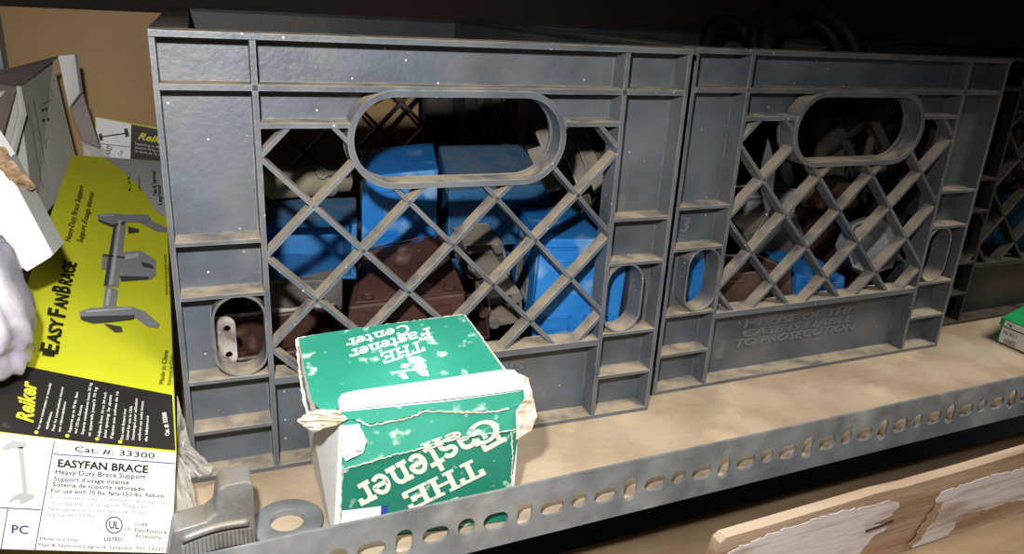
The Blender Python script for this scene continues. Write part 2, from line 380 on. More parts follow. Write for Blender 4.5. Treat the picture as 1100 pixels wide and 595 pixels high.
def details_box(T, open_, m, root, knock=True, boss=True, seam=True):
    """knockouts, screw bosses and a bracket, each a part"""
    if knock:
        face = {'f': lambda a, c, d: (a, 1+d, c), 'k': lambda a, c, d: (a, -d, c), 't': lambda a, c, d: (a, -d, c)}[open_]
        for a0, a1 in ((.12, .42), (.58, .88)):
            for c0, c1 in ((.08, .22), (.78, .92)):
                mb = MB()
                for x0, x1, y0, y1 in ((a0, a1, c0, c0+.02), (a0, a1, c1-.02, c1), (a0, a0+.02, c0, c1), (a1-.02, a1, c0, c1)):
                    P = [face(x, y, d) for y in (y0, y1) for d in (0, .015) for x in (x0, x1)]
                    mb.add(P, [(0, 2, 3, 1), (4, 5, 7, 6), (0, 1, 5, 4), (2, 6, 7, 3), (0, 4, 6, 2), (1, 3, 7, 5)], T)
                obj('knockout', mb, m, root)
    if boss:
        for (a, c) in ((.15, .13), (.85, .87)):
            mb = MB(); P = []
            for i in range(2): pass
            ax = {'f': [(a, -.04, c), (a, .5, c)], 'k': [(a, 1.04, c), (a, .5, c)], 't': [(a, c, 1.02), (a, c, .5)]}[open_]
            wp = [T(Vector(p)) for p in ax]; mb.tube(wp, .0042, 12); obj('screw_boss', mb, m, root)
def ebox(label, front, dvec, m, open_='k', cat='electrical box', back=None, name='electrical_box', knock=True, boss=True, bw=.0018, group=None):
    if back is None and not callable(front): back = [Vector(p)+Vector(dvec) for p in front]
    T = hx(front, back) if not callable(front) else front
    base = T(Vector((.5, .5, 0)))
    r = wthing(name, label, cat, base, group)
    bev(obj('body', shell_box(T, open_), m, r), bw, 2)
    details_box(T, open_, m, r, knock, boss)
    return r, T
V3 = Vector
# --- crate 1 contents
# A: single-gang blue
zt = .176
A_f = [atz(389, 190, zt-.004), atz(471, 182, zt-.004)]; A_b = [atz(387, 159, zt), atz(465, 151, zt)]
dn = V3((0, .004, -.060))
front = [A_f[0], A_f[1], A_f[1]+dn, A_f[0]+dn]; back = [A_b[0], A_b[1], A_b[1]+dn, A_b[0]+dn]
ebox('bright blue single-gang electrical box, topmost on the left of the heap seen through the handle', front, None, M['blue'], 'k', back=back)
# B: dark blue behind
zt = .152
f = [atz(482, 206, zt), atz(594, 198, zt)]; k = [at(471, 153, .195), at(557, 152, .195)]
f = [atz(482, 206, zt), f[0]+(f[1]-f[0])*.98]
dn = V3((0, .0, -.05))
ebox('dusty dark blue electrical box lying flat behind the handle opening', [f[0], f[1], f[1]+dn, f[0]+dn], None, M['bluedusty'], 'k', back=[k[0], k[1], k[1]+dn, k[0]+dn])
# C: big blue
p = at(582, 257, .020); zt = p.z; q = V3((.3120, .004, zt))
kb = [atz(556, 219, zt), V3((.3140, .105, zt))]
dn = at(570, 364, .021)-p
front = [p, q, q+dn*.95, p+dn]; back = [kb[0], kb[1], kb[1]+dn*1.0, kb[0]+dn]
_, TC = ebox('large bright blue two-gang electrical box at the right end of the left crate', front, None, M['blue'], 't' if False else 'k', back=back, bw=.0035)
mb = MB(); fnC = lambda q: TC(q)
mb.box(-.004, 1.002, -.012, 0, .93, .965, TC); obj('seam_ridge', mb, M['blue'], _)
mb = MB()
mb.add([(0, .25, .25), (0, .75, .25), (0, .75, .8), (0, .25, .8)], [(0, 1, 2, 3)], lambda q: TC(q)+V3((-.0006, -.0002, 0)))
obj('paper_label', mb, M['greycard'], _)
mb = MB()
for i in range(9): mb.add([(0, .33+i*.045, .32), (0, .345+i*.045, .32), (0, .345+i*.045, .7), (0, .33+i*.045, .7)], [(0, 1, 2, 3)], lambda q: TC(q)+V3((-.001, -.0003, 0)))
obj('printed_bars', mb, M['inkdark'], _)
# D: open blue box facing out
yD = .135
front = [at(281, 239, yD), at(384, 237, yD), at(383, 300, yD), at(281, 300, yD)]
ebox('blue electrical box with its open side facing out, at left under the beige fitting', front, (0.003, .05, .004), M['bluelt'], 'f', bw=.001, knock=False)
# brown block under D
f = [at(284, 303, .125), at(368, 300, .125), at(368, 340, .125), at(284, 340, .125)]
ebox('dark grey steel box under the open blue box at left', f, (0, .06, 0), M['greybox'], 'k', boss=False)
# E: brown, closed back up
zt = at(376, 330, .022).z
fE = [at(376, 330, .024), at(500, 306, .022)]; fE[1].z = zt
kE = [at(388, 266, .078), at(474, 250, .078)]
dn = V3((0, -.001, -.05))
rE, TE = ebox('brown bakelite electrical box behind the top of the green carton', [fE[0], fE[1], fE[1]+dn, fE[0]+dn], None, M['brown'], 'k', back=[kE[0], kE[1], kE[1]+dn, kE[0]+dn])
mb = MB()
for ins in (.04,):
    pts = [TE(V3(p_)) for p_ in ((ins, ins, 1.01), (1-ins, ins, 1.01), (1-ins, 1-ins, 1.01), (ins, 1-ins, 1.01))]
    mb.tube(pts, .0009, 6, closed=True)
obj('raised_rim', mb, M['brown'], rE)
for a, b_ in ((.14, .12), (.88, .12)):
    pts = [TE(V3((a, b_, 1.0)))+V3((.004*math.cos(i*PI/5), .004*math.sin(i*PI/5), .001)) for i in range(10)]
    obj('screw_ring', MB().tube(pts, .0007, 6, closed=True), M['brown'], rE)
# F: brown box open on top, lower left
TF = rigid((.024, .022, .006), .088, .07, .064, .02)
rF, _ = ebox('brown open-topped electrical box with dusty white rim, bottom left of the left crate', TF, None, M['brown'], 't')
mb = MB()
pts = [TF(V3((i/16, 1.0, 1.0)))+V3((0, random.uniform(-.0005, .0005), random.uniform(0, .0012))) for i in range(17)]
mb.tube(pts, [random.uniform(.0012, .0026) for _ in pts], 6); obj('dust_crust', mb, M['dustwhite'], rF)
mb = MB()
V, Fs = fill2d([stadium(0, 0, .006, .017, 6), stadium(.001, .009, .0022, .0022, 4), stadium(.001, -.009, .0022, .0022, 4)], .0016)
c_ = at(243, 366, .0195)
mb.add(V, Fs, lambda q: (c_.x+q.x, c_.y+q.z-.002, c_.z+q.y)); obj('mounting_ear', mb, M['dustwhite'], rF)
# G: small grey boxes at the right bottom
def block(name, label, cat, quad, dv, m, extra=None, open_='f', knock=False, boss=True, bw=.0012):
    return ebox(label, quad, dv, m, open_, cat, name=name, knock=knock, boss=boss, bw=bw)
block('handy_box', 'small grey steel handy box between the brown box and the large blue box', 'electrical box', [at(499, 264, .075), at(541, 262, .07), at(548, 296, .065), at(505, 300, .07)], (0, .035, .008), M['greybox'])
block('handy_box', 'grey steel handy box at the bottom beside the large blue box', 'electrical box', [at(524, 322, .025), at(560, 314, .025), at(562, 346, .025), at(526, 352, .025)], (.002, .032, .003), M['greybox'])
block('brown_box', 'small dark brown box peeking out above the right top corner of the green carton', 'electrical box', [at(497, 336, .02), at(523, 330, .02), at(526, 364, .02), at(500, 366, .02)], (0, .03, 0), M['brown'])
# supporting heap boxes (dark, mostly hidden)
block('electrical_box', 'blue electrical box buried under the dusty dark blue one', 'electrical box', [at(484, 252, .145), at(548, 246, .145), at(548, 300, .145), at(486, 300, .145)], (0, .07, 0), M['bluedusty'], knock=True, open_='k')
# beige fitting + knob
r = wthing('conduit_fitting', 'beige round conduit fitting lying on top of the open blue box at left', 'fitting', at(320, 205, .17))
a_ = at(283, 198, .17); b_ = at(372, 192, .19); dd = (b_-a_)
mb = MB(); mb.tube([a_+dd*s for s in (0, .06, .07, .62, .63, .80, .81, 1)], [.010, .010, .0125, .0125, .014, .014, .011, .011], 20); obj('body', mb, M['beige'], r)
k_ = at(346, 186, .165); mb = MB(); mb.tube([k_, k_+V3((0, .006, .0))], .0052, 6); mb.tube([k_+V3((0, .002, 0)), k_+V3((.022, .006, -.002))], .0028, 10); obj('clamp_screw', mb, M['steel'], r)
bd = at(283, 222, .14); 
block('cover_plate', 'dusty blue-grey cover plate lying on the open blue box at left', 'plate', [at(281, 215, .185), at(382, 212, .185), at(384, 236.5, .137), at(281, 238, .137)], (0, .003, -.006), M['bluedusty'], boss=False, open_='k', bw=.0005)
# metal strips at back right
for i, (a0, a1, b0, b1) in enumerate(((574, 138, 600, 196), (596, 140, 622, 200), (618, 150, 640, 205), (566, 158, 590, 204))):
    A_ = at(a0+8, a1+4, .112-.012*i); B_ = at(b0+6, b1+2, .085-.012*i); d = (B_-A_); s = V3((.006, 0, .0015))
    mb = MB(); up = V3((0, 0, .003))
    mb.hexa([B_-s, B_+s, A_-s, A_+s, B_-s+up, B_+s+up, A_-s+up, A_+s+up])
    o = obj('metal_strip', mb, M['steel']); bev(o, .0006, 1)
    tag(o, ('leftmost of three steel strips leaning at the back right of the left crate', 'middle one of three steel strips leaning at the back right of the left crate', 'steel strip nearest the right end of the left crate, behind the lattice', 'short steel strip lying lowest beside the dusty dark blue box')[i], 'metal strip', 'steel strips in the left crate')
# white sliver near blue box
# --- crate 2 contents
def bx2(label, quad, dv, m, open_='k', knock=True, boss=False, name='electrical_box', cat='electrical box', bw=.002): return ebox(label, quad, dv, m, open_, cat, name=name, knock=knock, boss=boss, bw=bw)
bx2('bright blue electrical box seen through the left hand slot of the right crate', [at(733, 276, .03), at(757, 272, .03), at(757, 336, .03), at(733, 340, .03)], (.004, .05, 0), M['blue'])
bx2('rusty brown steel box at the bottom left of the right crate', [at(766, 296, .03), at(850, 289, .03), at(852, 330, .03), at(764, 338, .03)], (0, .045, 0), M['brownrust'], open_='t')
bx2('blue electrical box low in the middle of the right crate', [at(856, 296, .03), at(908, 298, .03), at(905, 326, .03), at(854, 326, .03)], (0, .05, .01), M['blue'])
bx2('pale grey plastic box behind the blade in the right crate', [at(797, 212, .12), at(858, 205, .13), at(850, 248, .12), at(795, 258, .12)], (0, .05, .004), M['offwhite'])
bx2('dark grey steel box in the middle of the right crate', [at(800, 252, .085), at(856, 232, .085), at(872, 274, .085), at(812, 288, .085)], (.002, .03, .01), M['greybox'])
bx2('dark brown box in the middle of the right crate', [at(868, 238, .10), at(920, 232, .10), at(918, 300, .085), at(862, 306, .085)], (.004, .04, .004), M['brown'])
bx2('dark grey steel box standing upright at the back of the right crate', [at(878, 126, .17), at(906, 126, .17), at(908, 190, .17), at(880, 190, .17)], (0, .03, 0), M['greybox'], name='steel_box')
# octagon box off-white
r = wthing('octagon_box', 'off-white octagonal ceiling box low at the right of the right crate', 'electrical box', at(938, 290, .08))
ct = at(938, 264, .045); axis = (V3((-.35, -1, .35))).normalized(); Rq = axis.to_track_quat('Z', 'Y').to_matrix()
mb = MB(); mb.lathe([(0, -.02), (.027, -.02), (.029, -.018), (.029, 0), (.026, 0), (.026, -.016), (0, -.016)], 8, lambda q: ct+Rq @ q); bev(obj('body', mb, M['offwhite'], r), .001)
for s in (-1, 1): obj('fixing_ear', MB().box(s*.02-.004, s*.02+.004, -.003, .003, -.002, .0012, lambda q: ct+Rq @ q), M['steel'], r)
# brown round piece above octagon
r = wthing('pipe_elbow', 'dark brown curved pipe elbow above the brown box in the right crate', 'pipe fitting', at(895, 240, .2))
pts = []
c_ = at(890, 222, .085)
for i in range(13):
    A = PI*.95*i/12+.1; pts.append(c_+V3((-.022*math.cos(A), .0, .022*math.sin(A))))
mb = MB(); mb.tube(pts, [.0125, .0125, .010]+[.010]*7+[.010, .0125, .0125], 16); obj('pipe', mb, M['brownrust'], r, True)
# blade and rods
mb = MB(); P = [(829, 150), (832, 178), (822, 212), (815, 228), (812, 205), (818, 176)]
V, Fs = fill2d([[(at(u, v, .055).x, at(u, v, .055).z) for u, v in P]], .0012)
tag(obj('pointed_steel_offcut', MB().add(V, Fs, lambda q: (q.x, .06+q.z+(q.y-.2)*.25, q.y)), M['steelshiny']), 'bright pointed steel blade standing at the upper left of the right crate', 'steel offcut')
for (a, b_, rr, lab) in (((834, 212), (800, 270), .0011, 'thin bright steel rod slanting down below the blade in the right crate'), ((786, 200), (830, 199), .0009, 'thin steel rod lying level behind the left lattice of the right crate'), ((770, 274), (800, 275), .0012, 'short steel rod beside the left hand slot of the right crate')):
    A_ = at(a[0], a[1], .05); B_ = at(b_[0], b_[1], .035 if rr == .0011 else .05)
    tag(obj('steel_rod', MB().tube([A_, B_], rr, 8), M['steelshiny']), lab, 'rod')
for i, (a, b_) in enumerate((((936, 150), (925, 196)), ((952, 160), (944, 200)))):
    A_ = at(a[0], a[1], .15-.03*i); B_ = at(b_[0], b_[1], .12-.03*i)
    tag(obj('conduit_offcut', MB().tube([A_, B_], .0045, 12), M['steel']), ('dull conduit offcut behind the handle opening of the right crate, farther back', 'dull conduit offcut behind the handle opening of the right crate, nearer the front')[i], 'conduit')
# black hose coil
r = wthing('cable_coil', 'coil of black cable standing up above the rim of the right crate', 'cable', at(880, 150, .15))
ct = at(868, 58, .15); 
pts = []
mb = MB()
for i in range(2*36+1):
    A = 2*PI*i/36; t_ = i/36
    pts.append(ct+V3(((.056-.004*t_)*math.cos(A), .020*t_-.012+.024*math.sin(A), (.046-.003*t_)*math.sin(A))))
mb.tube(pts, .0095, 12); obj('coil', mb, M['black'], r, True)
pts = [ct+V3((.072*math.cos(A)*.2, -.03+.016*math.cos(A), -.045+.016*math.sin(A))) for A in [2*PI*i/16 for i in range(16)]]
obj('tie_wrap', MB().tube(pts, .0014, 6, closed=True), M['black'], r, True)
r = wthing('bundled_hose', 'black rubber hose loop at the back left of the right crate', 'hose', at(800, 60, .225))
ct = at(786, 58, .225); pts = [ct+V3((.032*math.cos(A), .015*math.sin(A), .032*math.sin(A))) for A in [2*PI*i/32 for i in range(32)]]
obj('loop', MB().tube(pts, .008, 12, closed=True), M['black'], r, True)
# --- crate 3 contents
for i, (u0, v0, u1, v1, yy) in enumerate(((1058, 238, 1078, 262, .075), (1082, 212, 1100, 240, .085), (1084, 244, 1112, 268, .07))):
    bx2(('small teal plastic box behind the lattice of the black crate, leftmost', 'teal plastic box in the black crate at the edge of the picture, upper', 'teal plastic box in the black crate at the edge of the picture, lower')[i], [at(u0, v0, yy), at(u1, v0-2, yy), at(u1, v1, yy), at(u0, v1, yy)], (0, .03, 0), M['teal'], name='plastic_box')

# ================================================================== GREEN FASTENER CARTON
FBL = V3((.0700, -.100, .0005)); BBL = V3((.0725, -.0125, .0005)); FBR = V3((.1745, -.100, .0005)); BBR = V3((.1790, -.020, .0005))
FTL = at(366, 442, -.101); FTR = at(561, 419, -.1); BTL = at(317.5, 362, -.0110); BTR = at(500, 337, -.0195); Mm = (FTL+FTR)/2+V3((0, .004, 0)); nn = (BTR-BTL).cross(Mm-BTL); FTL = onpl(366, 442, Mm, nn); FTR = onpl(561, 419, Mm, nn); FBL.y = FTL.y+.001; FBR.y = FTR.y+.001
gr = wthing('green_carton', 'worn green and white fastener carton with upside-down lettering before the left crate', 'carton', V3((.125, -.055, .0005)))
mb = MB(); mb.hexa([FBL, FBR, BBL, BBR, FTL, FTR, BTL, BTR]); bev(obj('carton_body', mb, M['white'], gr), .0012)
n_top = (FTR-FTL).cross(BTL-FTL).normalized(); n_fr = (FTR-FTL).cross(FBL-FTL).normalized()
Ptop = (FTL+FTR+BTL+BTR)/4
ft = px_map(FTL*.5+FTR*.5, (FTR-FTL).cross((BTL+BTR)/2-(FTL+FTR)/2), .0009)
ff = px_map((FTL+FTR)*.5, (FTR-FTL).cross((FBL+FBR)/2-(FTL+FTR)/2), .0009)
def off(fn, d, n): return lambda q: fn(q)+n*d
nt_ = V3((0, -.15, 1)).normalized(); nf_ = V3((0, -1, .02)).normalized()
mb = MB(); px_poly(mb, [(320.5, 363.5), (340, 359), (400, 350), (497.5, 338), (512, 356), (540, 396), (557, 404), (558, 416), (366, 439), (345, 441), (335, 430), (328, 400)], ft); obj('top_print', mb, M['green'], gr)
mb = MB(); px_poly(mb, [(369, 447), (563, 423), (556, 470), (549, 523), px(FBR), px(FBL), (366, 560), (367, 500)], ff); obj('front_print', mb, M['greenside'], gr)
# white strip with rounded ends over the front part of the top, green band below = closing flap
ft2 = off(ft, .0005, nt_); 
mb = MB(); px_poly(mb, [(365, 441), (363, 431), (367, 424), (380, 420.5), (450, 411), (541, 397.5), (552, 398), (559, 404), (563, 419), (480, 429.5)], ft2)
top_edge = obj('tuck_flap', mb, M['label'], gr)
ff2 = off(ff, .0016, nf_)
mb = MB(); px_poly(mb, [(363, 441), (480, 429.5), (563, 418), (567, 424), (565, 432), (548, 437), (520, 440), (480, 441), (455, 438), (447, 443), (425, 449), (396, 454), (382, 449), (368, 449)], ff2)
m_ = obj('flap_face', mb, M['green'], gr)
mb = MB(); ff3 = off(ff, .0011, nf_)
px_poly(mb, [(368, 447), (396, 456), (425, 451), (447, 445), (456, 440), (520, 442), (562, 434), (571, 448), (567, 460), (548, 461), (476, 472), (450, 481), (416, 489), (369, 503), (367, 485)], ff3)
obj('torn_flap', mb, M['green'], gr)
# frayed white edges
def fray(pts, fn, w, name='torn_edge', m=None, r=1.0):
    w *= .62
    P = []
    for i in range(len(pts)-1):
        a = V3(pts[i]+(0,)); b_ = V3(pts[i+1]+(0,)); n = max(2, int((b_-a).length/2.5))
        for k in range(n):
            q = a+(b_-a)*k/n; P.append(fn((q.x+random.uniform(-.7, .7)*r, q.y+random.uniform(-.7, .7)*r)))
    rad = [w*random.uniform(.5, 1.25) for _ in P]
    obj(name, MB().tube(P, rad, 5), m or M['tornwhite'], gr)
fray([(382, 449), (396, 455), (425, 450), (447, 444), (455, 439), (480, 441), (520, 441), (548, 437)], off(ff, .0022, nf_), .0008)
fray([(369, 503), (416, 489), (450, 481), (476, 472), (548, 461), (567, 459)], off(ff, .0014, nf_), .0006)
fray([(318.5, 364), (322, 400), (327, 430), (333, 448)], off(ft, -.001, nt_), .0014, r=.6)
fray([(319, 362.5), (400, 350), (499, 337)], off(ft, -.0004, nt_), .0006, r=.5)
fray([(499, 338), (514, 356), (541, 396), (556, 402)], off(ft, -.0004, nt_), .0007, r=.5)
fray([(549, 463), (551, 490), (548, 525), (546, 560)], off(ff, .0002, nf_), .0008)
fray([(368, 505), (366, 540), (364, 575)], off(ff, .0002, nf_), .0008)
def crumple(name, P, fn, amp, m, par, nfo=V3((0, -1, .4)), n=3):
    """torn scrap: a thick, crumpled little sheet"""
    V, Fs = fill2d([P]); mb = MB(); me = MB().add([V3((q.x, q.y, 0)) for q in V], Fs).mesh('tmp')
    bm = bmesh.new(); bm.from_mesh(me); bmesh.ops.triangulate(bm, faces=bm.faces); bmesh.ops.subdivide_edges(bm, edges=bm.edges, cuts=n, use_grid_fill=True)
    for v in bm.verts:
        k = noise.noise(V3((v.co.x*.13, v.co.y*.13, 3.1)))+.6*noise.noise(V3((v.co.x*.4, v.co.y*.4, 7)))
        v.co = fn((v.co.x, v.co.y))+nfo.normalized()*(abs(k)*amp+.0004)
    bm.to_mesh(me); bm.free(); o = obj(name, me, m, par); so = o.modifiers.new('s', 'SOLIDIFY'); so.thickness = .0006; return o
crumple('torn_corner', [(366, 455), (384, 453), (392, 470), (388, 484), (370, 492), (363, 480)], off(ff, .002, nf_), .004, M['white'], gr)
crumple('torn_corner', [(318, 450), (328, 443), (344, 438), (362, 440), (372, 448), (360, 455), (336, 462), (326, 456)], off(ff, .001, nf_), .005, M['tornwhite'], gr)
crumple('torn_corner', [(556, 400), (565, 404), (572, 432), (574, 445), (568, 460), (552, 470), (552, 440), (562, 425)], off(ff, .0018, nf_), .003, M['tornwhite'], gr)
# side flap below left corner
# slab-serif lettering
def glyph(ch):
    w = .155; S = []
    def arc(cx, cy, rx, ry, a0, a1, n=14): return [(cx+rx*math.cos(math.radians(a0+(a1-a0)*i/n)), cy+ry*math.sin(math.radians(a0+(a1-a0)*i/n))) for i in range(n+1)]
    if ch == 'T': S = [[(0, .92), (.7, .92)], [(.35, .92), (.35, .05)], [(.18, .06), (.52, .06)], [(.06, .92), (.06, .68)], [(.64, .92), (.64, .68)]]; adv = .78
    elif ch == 'H': S = [[(.14, 0.06), (.14, .94)], [(.62, .06), (.62, .94)], [(.14, .5), (.62, .5)], [(0, .06), (.28, .06)], [(0, .94), (.28, .94)], [(.48, .06), (.76, .06)], [(.48, .94), (.76, .94)]]; adv = .84
    elif ch == 'E': S = [[(.14, .06), (.14, .94)], [(0, .06), (.66, .06)], [(0, .94), (.64, .94)], [(.14, .5), (.48, .5)], [(.62, .94), (.62, .72)], [(.64, .06), (.64, .3)], [(.46, .38), (.46, .62)]]; adv = .74
    elif ch == 'F': S = [[(.14, .06), (.14, .94)], [(0, .06), (.34, .06)], [(0, .94), (.64, .94)], [(.14, .5), (.48, .5)], [(.62, .94), (.62, .72)], [(.46, .38), (.46, .62)]]; adv = .70
    elif ch == 'C': S = [arc(.40, .5, .34, .44, 50, 310, 22), [(.62, .95), (.62, .68)]]; adv = .78
    elif ch == 'a': S = [arc(.24, .46, .2, .16, 160, 0), [(.44, .46), (.44, .06), (.54, .06)], arc(.25, .2, .19, .14, 0, 360, 18)]; adv = .60
    elif ch == 's': S = [arc(.22, .46, .17, .13, 20, 260, 12)+arc(.22, .2, .18, .14, 80, -160, 12)]; adv = .48
    elif ch == 't': S = [[(.18, .84), (.18, .2)]+arc(.3, .2, .12, .14, 180, 300, 6), [(.02, .58), (.38, .58)]]; adv = .44
    elif ch == 'e': S = [[(.08, .32), (.46, .32)]+arc(.27, .32, .2, .26, 0, 310, 20)]; adv = .56
    elif ch == 'n': S = [[(.12, .06), (.12, .6)], [(0, .06), (.24, .06)], [(0, .58), (.14, .58)], arc(.28, .38, .17, .2, 160, 0, 8)+[(.45, .06)], [(.34, .06), (.58, .06)]]; adv = .62
    elif ch == 'r': S = [[(.12, .06), (.12, .6)], [(0, .06), (.28, .06)], [(0, .58), (.14, .58)], arc(.28, .38, .17, .2, 160, 40, 7), [(.42, .6), (.42, .44)]]; adv = .50
    return S, adv, w
def slab_text(mb, s, p0, p1, cap, fn, shear=0, weight=1.0):
    tot = sum(glyph(c)[1] for c in s)-.06; d = V3((p1[0]-p0[0], p1[1]-p0[1], 0)); L = d.length; u = V3((d.y, -d.x, 0))/L; d = d/tot; x = 0
    cnt = [0]
    def mp(q):
        P_ = fn((p0[0]+d.x*q[0]+u.x*cap*q[1], p0[1]+d.y*q[0]+u.y*cap*q[1])); return P_+(CAM-P_).normalized()*1.5e-5*cnt[0]
    for ch in s:
        S, adv, w = glyph(ch); w *= weight
        for st in S:
            cnt[0] += 1
            # mitred ribbon
            P = [V3((a, b_, 0)) for a, b_ in st]; L_ = []
            for i, p_ in enumerate(P):
                a = P[max(i-1, 0)]; b_ = P[min(i+1, len(P)-1)]; t = (b_-a).normalized(); n = V3((-t.y, t.x, 0))*w/2
                if i == 0: p_ = p_-t*.03
                if i == len(P)-1: p_ = p_+t*.03
                L_.append((p_-n, p_+n))
            for i in range(len(L_)-1):
                q = [L_[i][0], L_[i+1][0], L_[i+1][1], L_[i][1]]
                mb.add([V3((v.x+x, v.y, 0)) for v in q], [(0, 1, 2, 3)], mp)
        x += adv
    return mb
ftl = off(ft, .0005, nt_); fll = off(ff, .0006, nf_); 
mb = MB(); slab_text(mb, 'Center', (438, 348.5), (372, 365.5), 10, ftl); slab_text(mb, 'Fastener', (461, 352), (375, 377), 11.5, ftl); slab_text(mb, 'THE', (453, 366), (409, 380), 12, ftl)
for P in ([(437, 385), (450, 383), (458, 388), (452, 392), (440, 391)], [(432, 391), (440, 392), (438, 396), (430, 396)], [(443, 393), (457, 391), (459, 396), (444, 397)], [(420, 400.5), (456, 394.5), (457, 397), (421, 402)], [(446, 399), (459, 398), (461, 405), (452, 404)], [(429, 402), (435, 401), (439, 407), (432, 408)]): px_poly(mb, P, ftl)
obj('lettering', mb, M['printwhite'], gr)
mb = MB(); slab_text(mb, 'THE', (512, 490.5), (432, 529), 21, fll); slab_text(mb, 'Fastener', (526, 442), (379, 523), 35, fll, 0, .9)
for P in ([(483, 536), (491, 533), (499, 540), (484, 545)],): px_poly(mb, P, fll)
for k in range(3): px_poly(mb, [(480+k*3, 540+k*3), (494+k, 535.5+k*3), (495+k, 537+k*3), (481+k*3, 542+k*3)], fll)
obj('lettering', mb, M['cream'], gr)
mb = MB(); slab_text(mb, 'C', (529, 445), (500, 457), 24, off(ff, .0019, nf_)); slab_text(mb, 'en', (492, 460), (452, 475), 13, off(ff, .0019, nf_)); obj('lettering', mb, M['cream'], gr)
mb = MB(); px_poly(mb, [(367, 548), (409, 543), (408.5, 557), (366, 563)], fll); obj('price_sticker', mb, M['label'], gr)
mb = MB(); px_poly(mb, [(409, 543), (416.5, 542), (415.5, 556), (408.5, 557)], fll); obj('sticker_stripe', mb, M['bluestk'], gr)
fray([(328, 452), (345, 455), (363, 452)], off(ff, .004, nf_), .001)

# ================================================================== YELLOW BRACE CARTON
FTR = at(190, 485.5, -.070); FTL = at(-24, 461, -.070); FBR = V3((-.0146, -.0700, .0008)); FBL = at(-40, 589, -.070)
BTL = at(76, 166, .32); BTR = onpl(177.5, 173, FTR, (FTR-FTL).cross(BTL-FTL)); dv = FBR-FTR
BBR = BTR+dv*.9; BBL = BTL+dv*.9
yb = wthing('brace_carton', 'long yellow fan brace carton with a white end label, lying left of the crates', 'carton', V3((-.05, -.04, .001)))
mb = MB(); mb.hexa([FBL, FBR, BBL, BBR, FTL, FTR, BTL, BTR]); bev(obj('carton_body', mb, M['yellow'], yb), .0008)
n1 = (FTR-FTL).cross(BTR-FTR); ny = n1.normalized(); ny = ny if ny.z > 0 else -ny
yt = px_map(FTR, n1, .0006); n2 = (FTR-FTL).cross(FBR-FTR); yf = px_map(FTR, n2, .0006)
nyf = n2.normalized(); nyf = nyf if nyf.y < 0 else -nyf
# raise because the lid is slightly twisted
yt2 = off(yt, .0012, ny); yt = off(yt, .0006, ny); yt3 = off(yt, .0014, ny); yf2 = off(yf, .0004, nyf)
mb = MB(); px_poly(mb, [(-30, 385), (16, 392), (100, 409), (184.5, 425), (188, 484), (90, 475), (-24, 461)], yt); px_poly(mb, [(46, 377), (59, 379), (58, 384), (45, 382)], yt)
obj('black_panel', mb, M['blackink'], yb)
mb = MB(); px_poly(mb, [(-22, 462), (88, 475), (189, 486.5), (187, 540), (183, 594), (90, 592), (-38, 588.5)], yf); obj('end_label', mb, M['label'], yb)
mb = MB(); px_poly(mb, [(110, 169), (176.5, 174.5), (179.5, 235), (168, 228), (152, 203), (130, 182)], yt); obj('halftone_corner', mb, M['greyinkl'], yb)
mb = MB(); l2 = MB(); l3 = MB(); l4 = MB(); l5 = MB()
px_text(mb, 'E', (61, 382), (63, 373), 19, yt2, .03); px_text(mb, 'ASY', (63, 371.5), (68, 345), 14, yt2, .03); px_text(mb, 'F', (69, 343), (70.5, 335.5), 19, yt2, .03); px_text(mb, 'AN', (70.7, 334), (73.5, 319), 14, yt2, .03); px_text(mb, 'B', (74, 317), (75.2, 310), 19, yt2, .03); px_text(mb, 'RACE', (75.5, 308.5), (82, 284), 14, yt2, .03)
px_text(l2, 'Heavy-Duty Brace Support', (75, 261), (90, 201), 6.5, yt2, .0, .15); px_text(l2, "Support d'usage intense", (88, 262), (101, 208), 6.5, yt2, .0, .15)
px_text(l3, 'Made in China', (175, 414), (180, 378), 5, yt2); px_text(l3, 'Fabriqué en Chine', (183, 415), (186, 383), 4.2, yt2)
px_text(l4, 'Pass & Seymour', (168, 211), (166.5, 184), 4.5, yt2, .02); px_text(l4, 'Legrand', (173.5, 221), (172, 200), 4.2, yt2, .02)
px_text(l4, 'UL', (140, 206), (139, 186), 2.6, yt2); px_text(l4, 'LISTED', (151, 206), (150, 190), 2.2, yt2)
px_text(l5, 'PATENTED IN THE USA AND CANADA', (180, 318), (178, 274), 2.6, yt2); px_text(l5, 'AND OTHER COUNTRIES', (184, 318), (182, 285), 2.4, yt2)
[obj(n_, q_, M['inkdark'], yb) for n_, q_ in (('title_lettering', mb), ('support_lettering', l2), ('origin_lettering', l3), ('maker_lettering', l4), ('patent_lettering', l5))]
K = lambda L: [(x/2.705, 160+y/2.705) for x, y in L]
g1, g2, g3 = MB(), MB(), MB()
for P in ([(283, 193), (325, 188), (362, 192), (430, 192), (440, 206), (420, 215), (362, 214), (325, 222), (284, 208)], [(400, 212), (436, 207), (486, 232), (482, 243), (452, 240)], [(230, 474), (262, 464), (330, 460), (385, 461), (420, 474), (390, 486), (330, 488), (232, 490)], [(380, 484), (420, 474), (464, 512), (456, 522), (428, 518)], [(296, 312), (312, 308), (312, 352), (294, 352)], [(352, 302), (408, 297), (452, 324), (452, 368), (436, 380), (352, 386)]): px_poly(g1, K(P), yt)
for P in ([(284, 208), (325, 222), (362, 214), (362, 222), (325, 230), (286, 214)], [(370, 228), (402, 236), (402, 245), (372, 248)], [(232, 490), (330, 488), (390, 486), (388, 498), (330, 505), (270, 510), (236, 500)], [(300, 510), (352, 520), (354, 534), (334, 536)], [(408, 330), (442, 340), (446, 352), (414, 345)], [(348, 372), (432, 374), (430, 382), (350, 388)], [(330, 222), (338, 222), (312, 400), (300, 400)], [(297, 308), (372, 318), (372, 323), (297, 314)]): px_poly(g2, K(P), off(yt, .0004, ny))
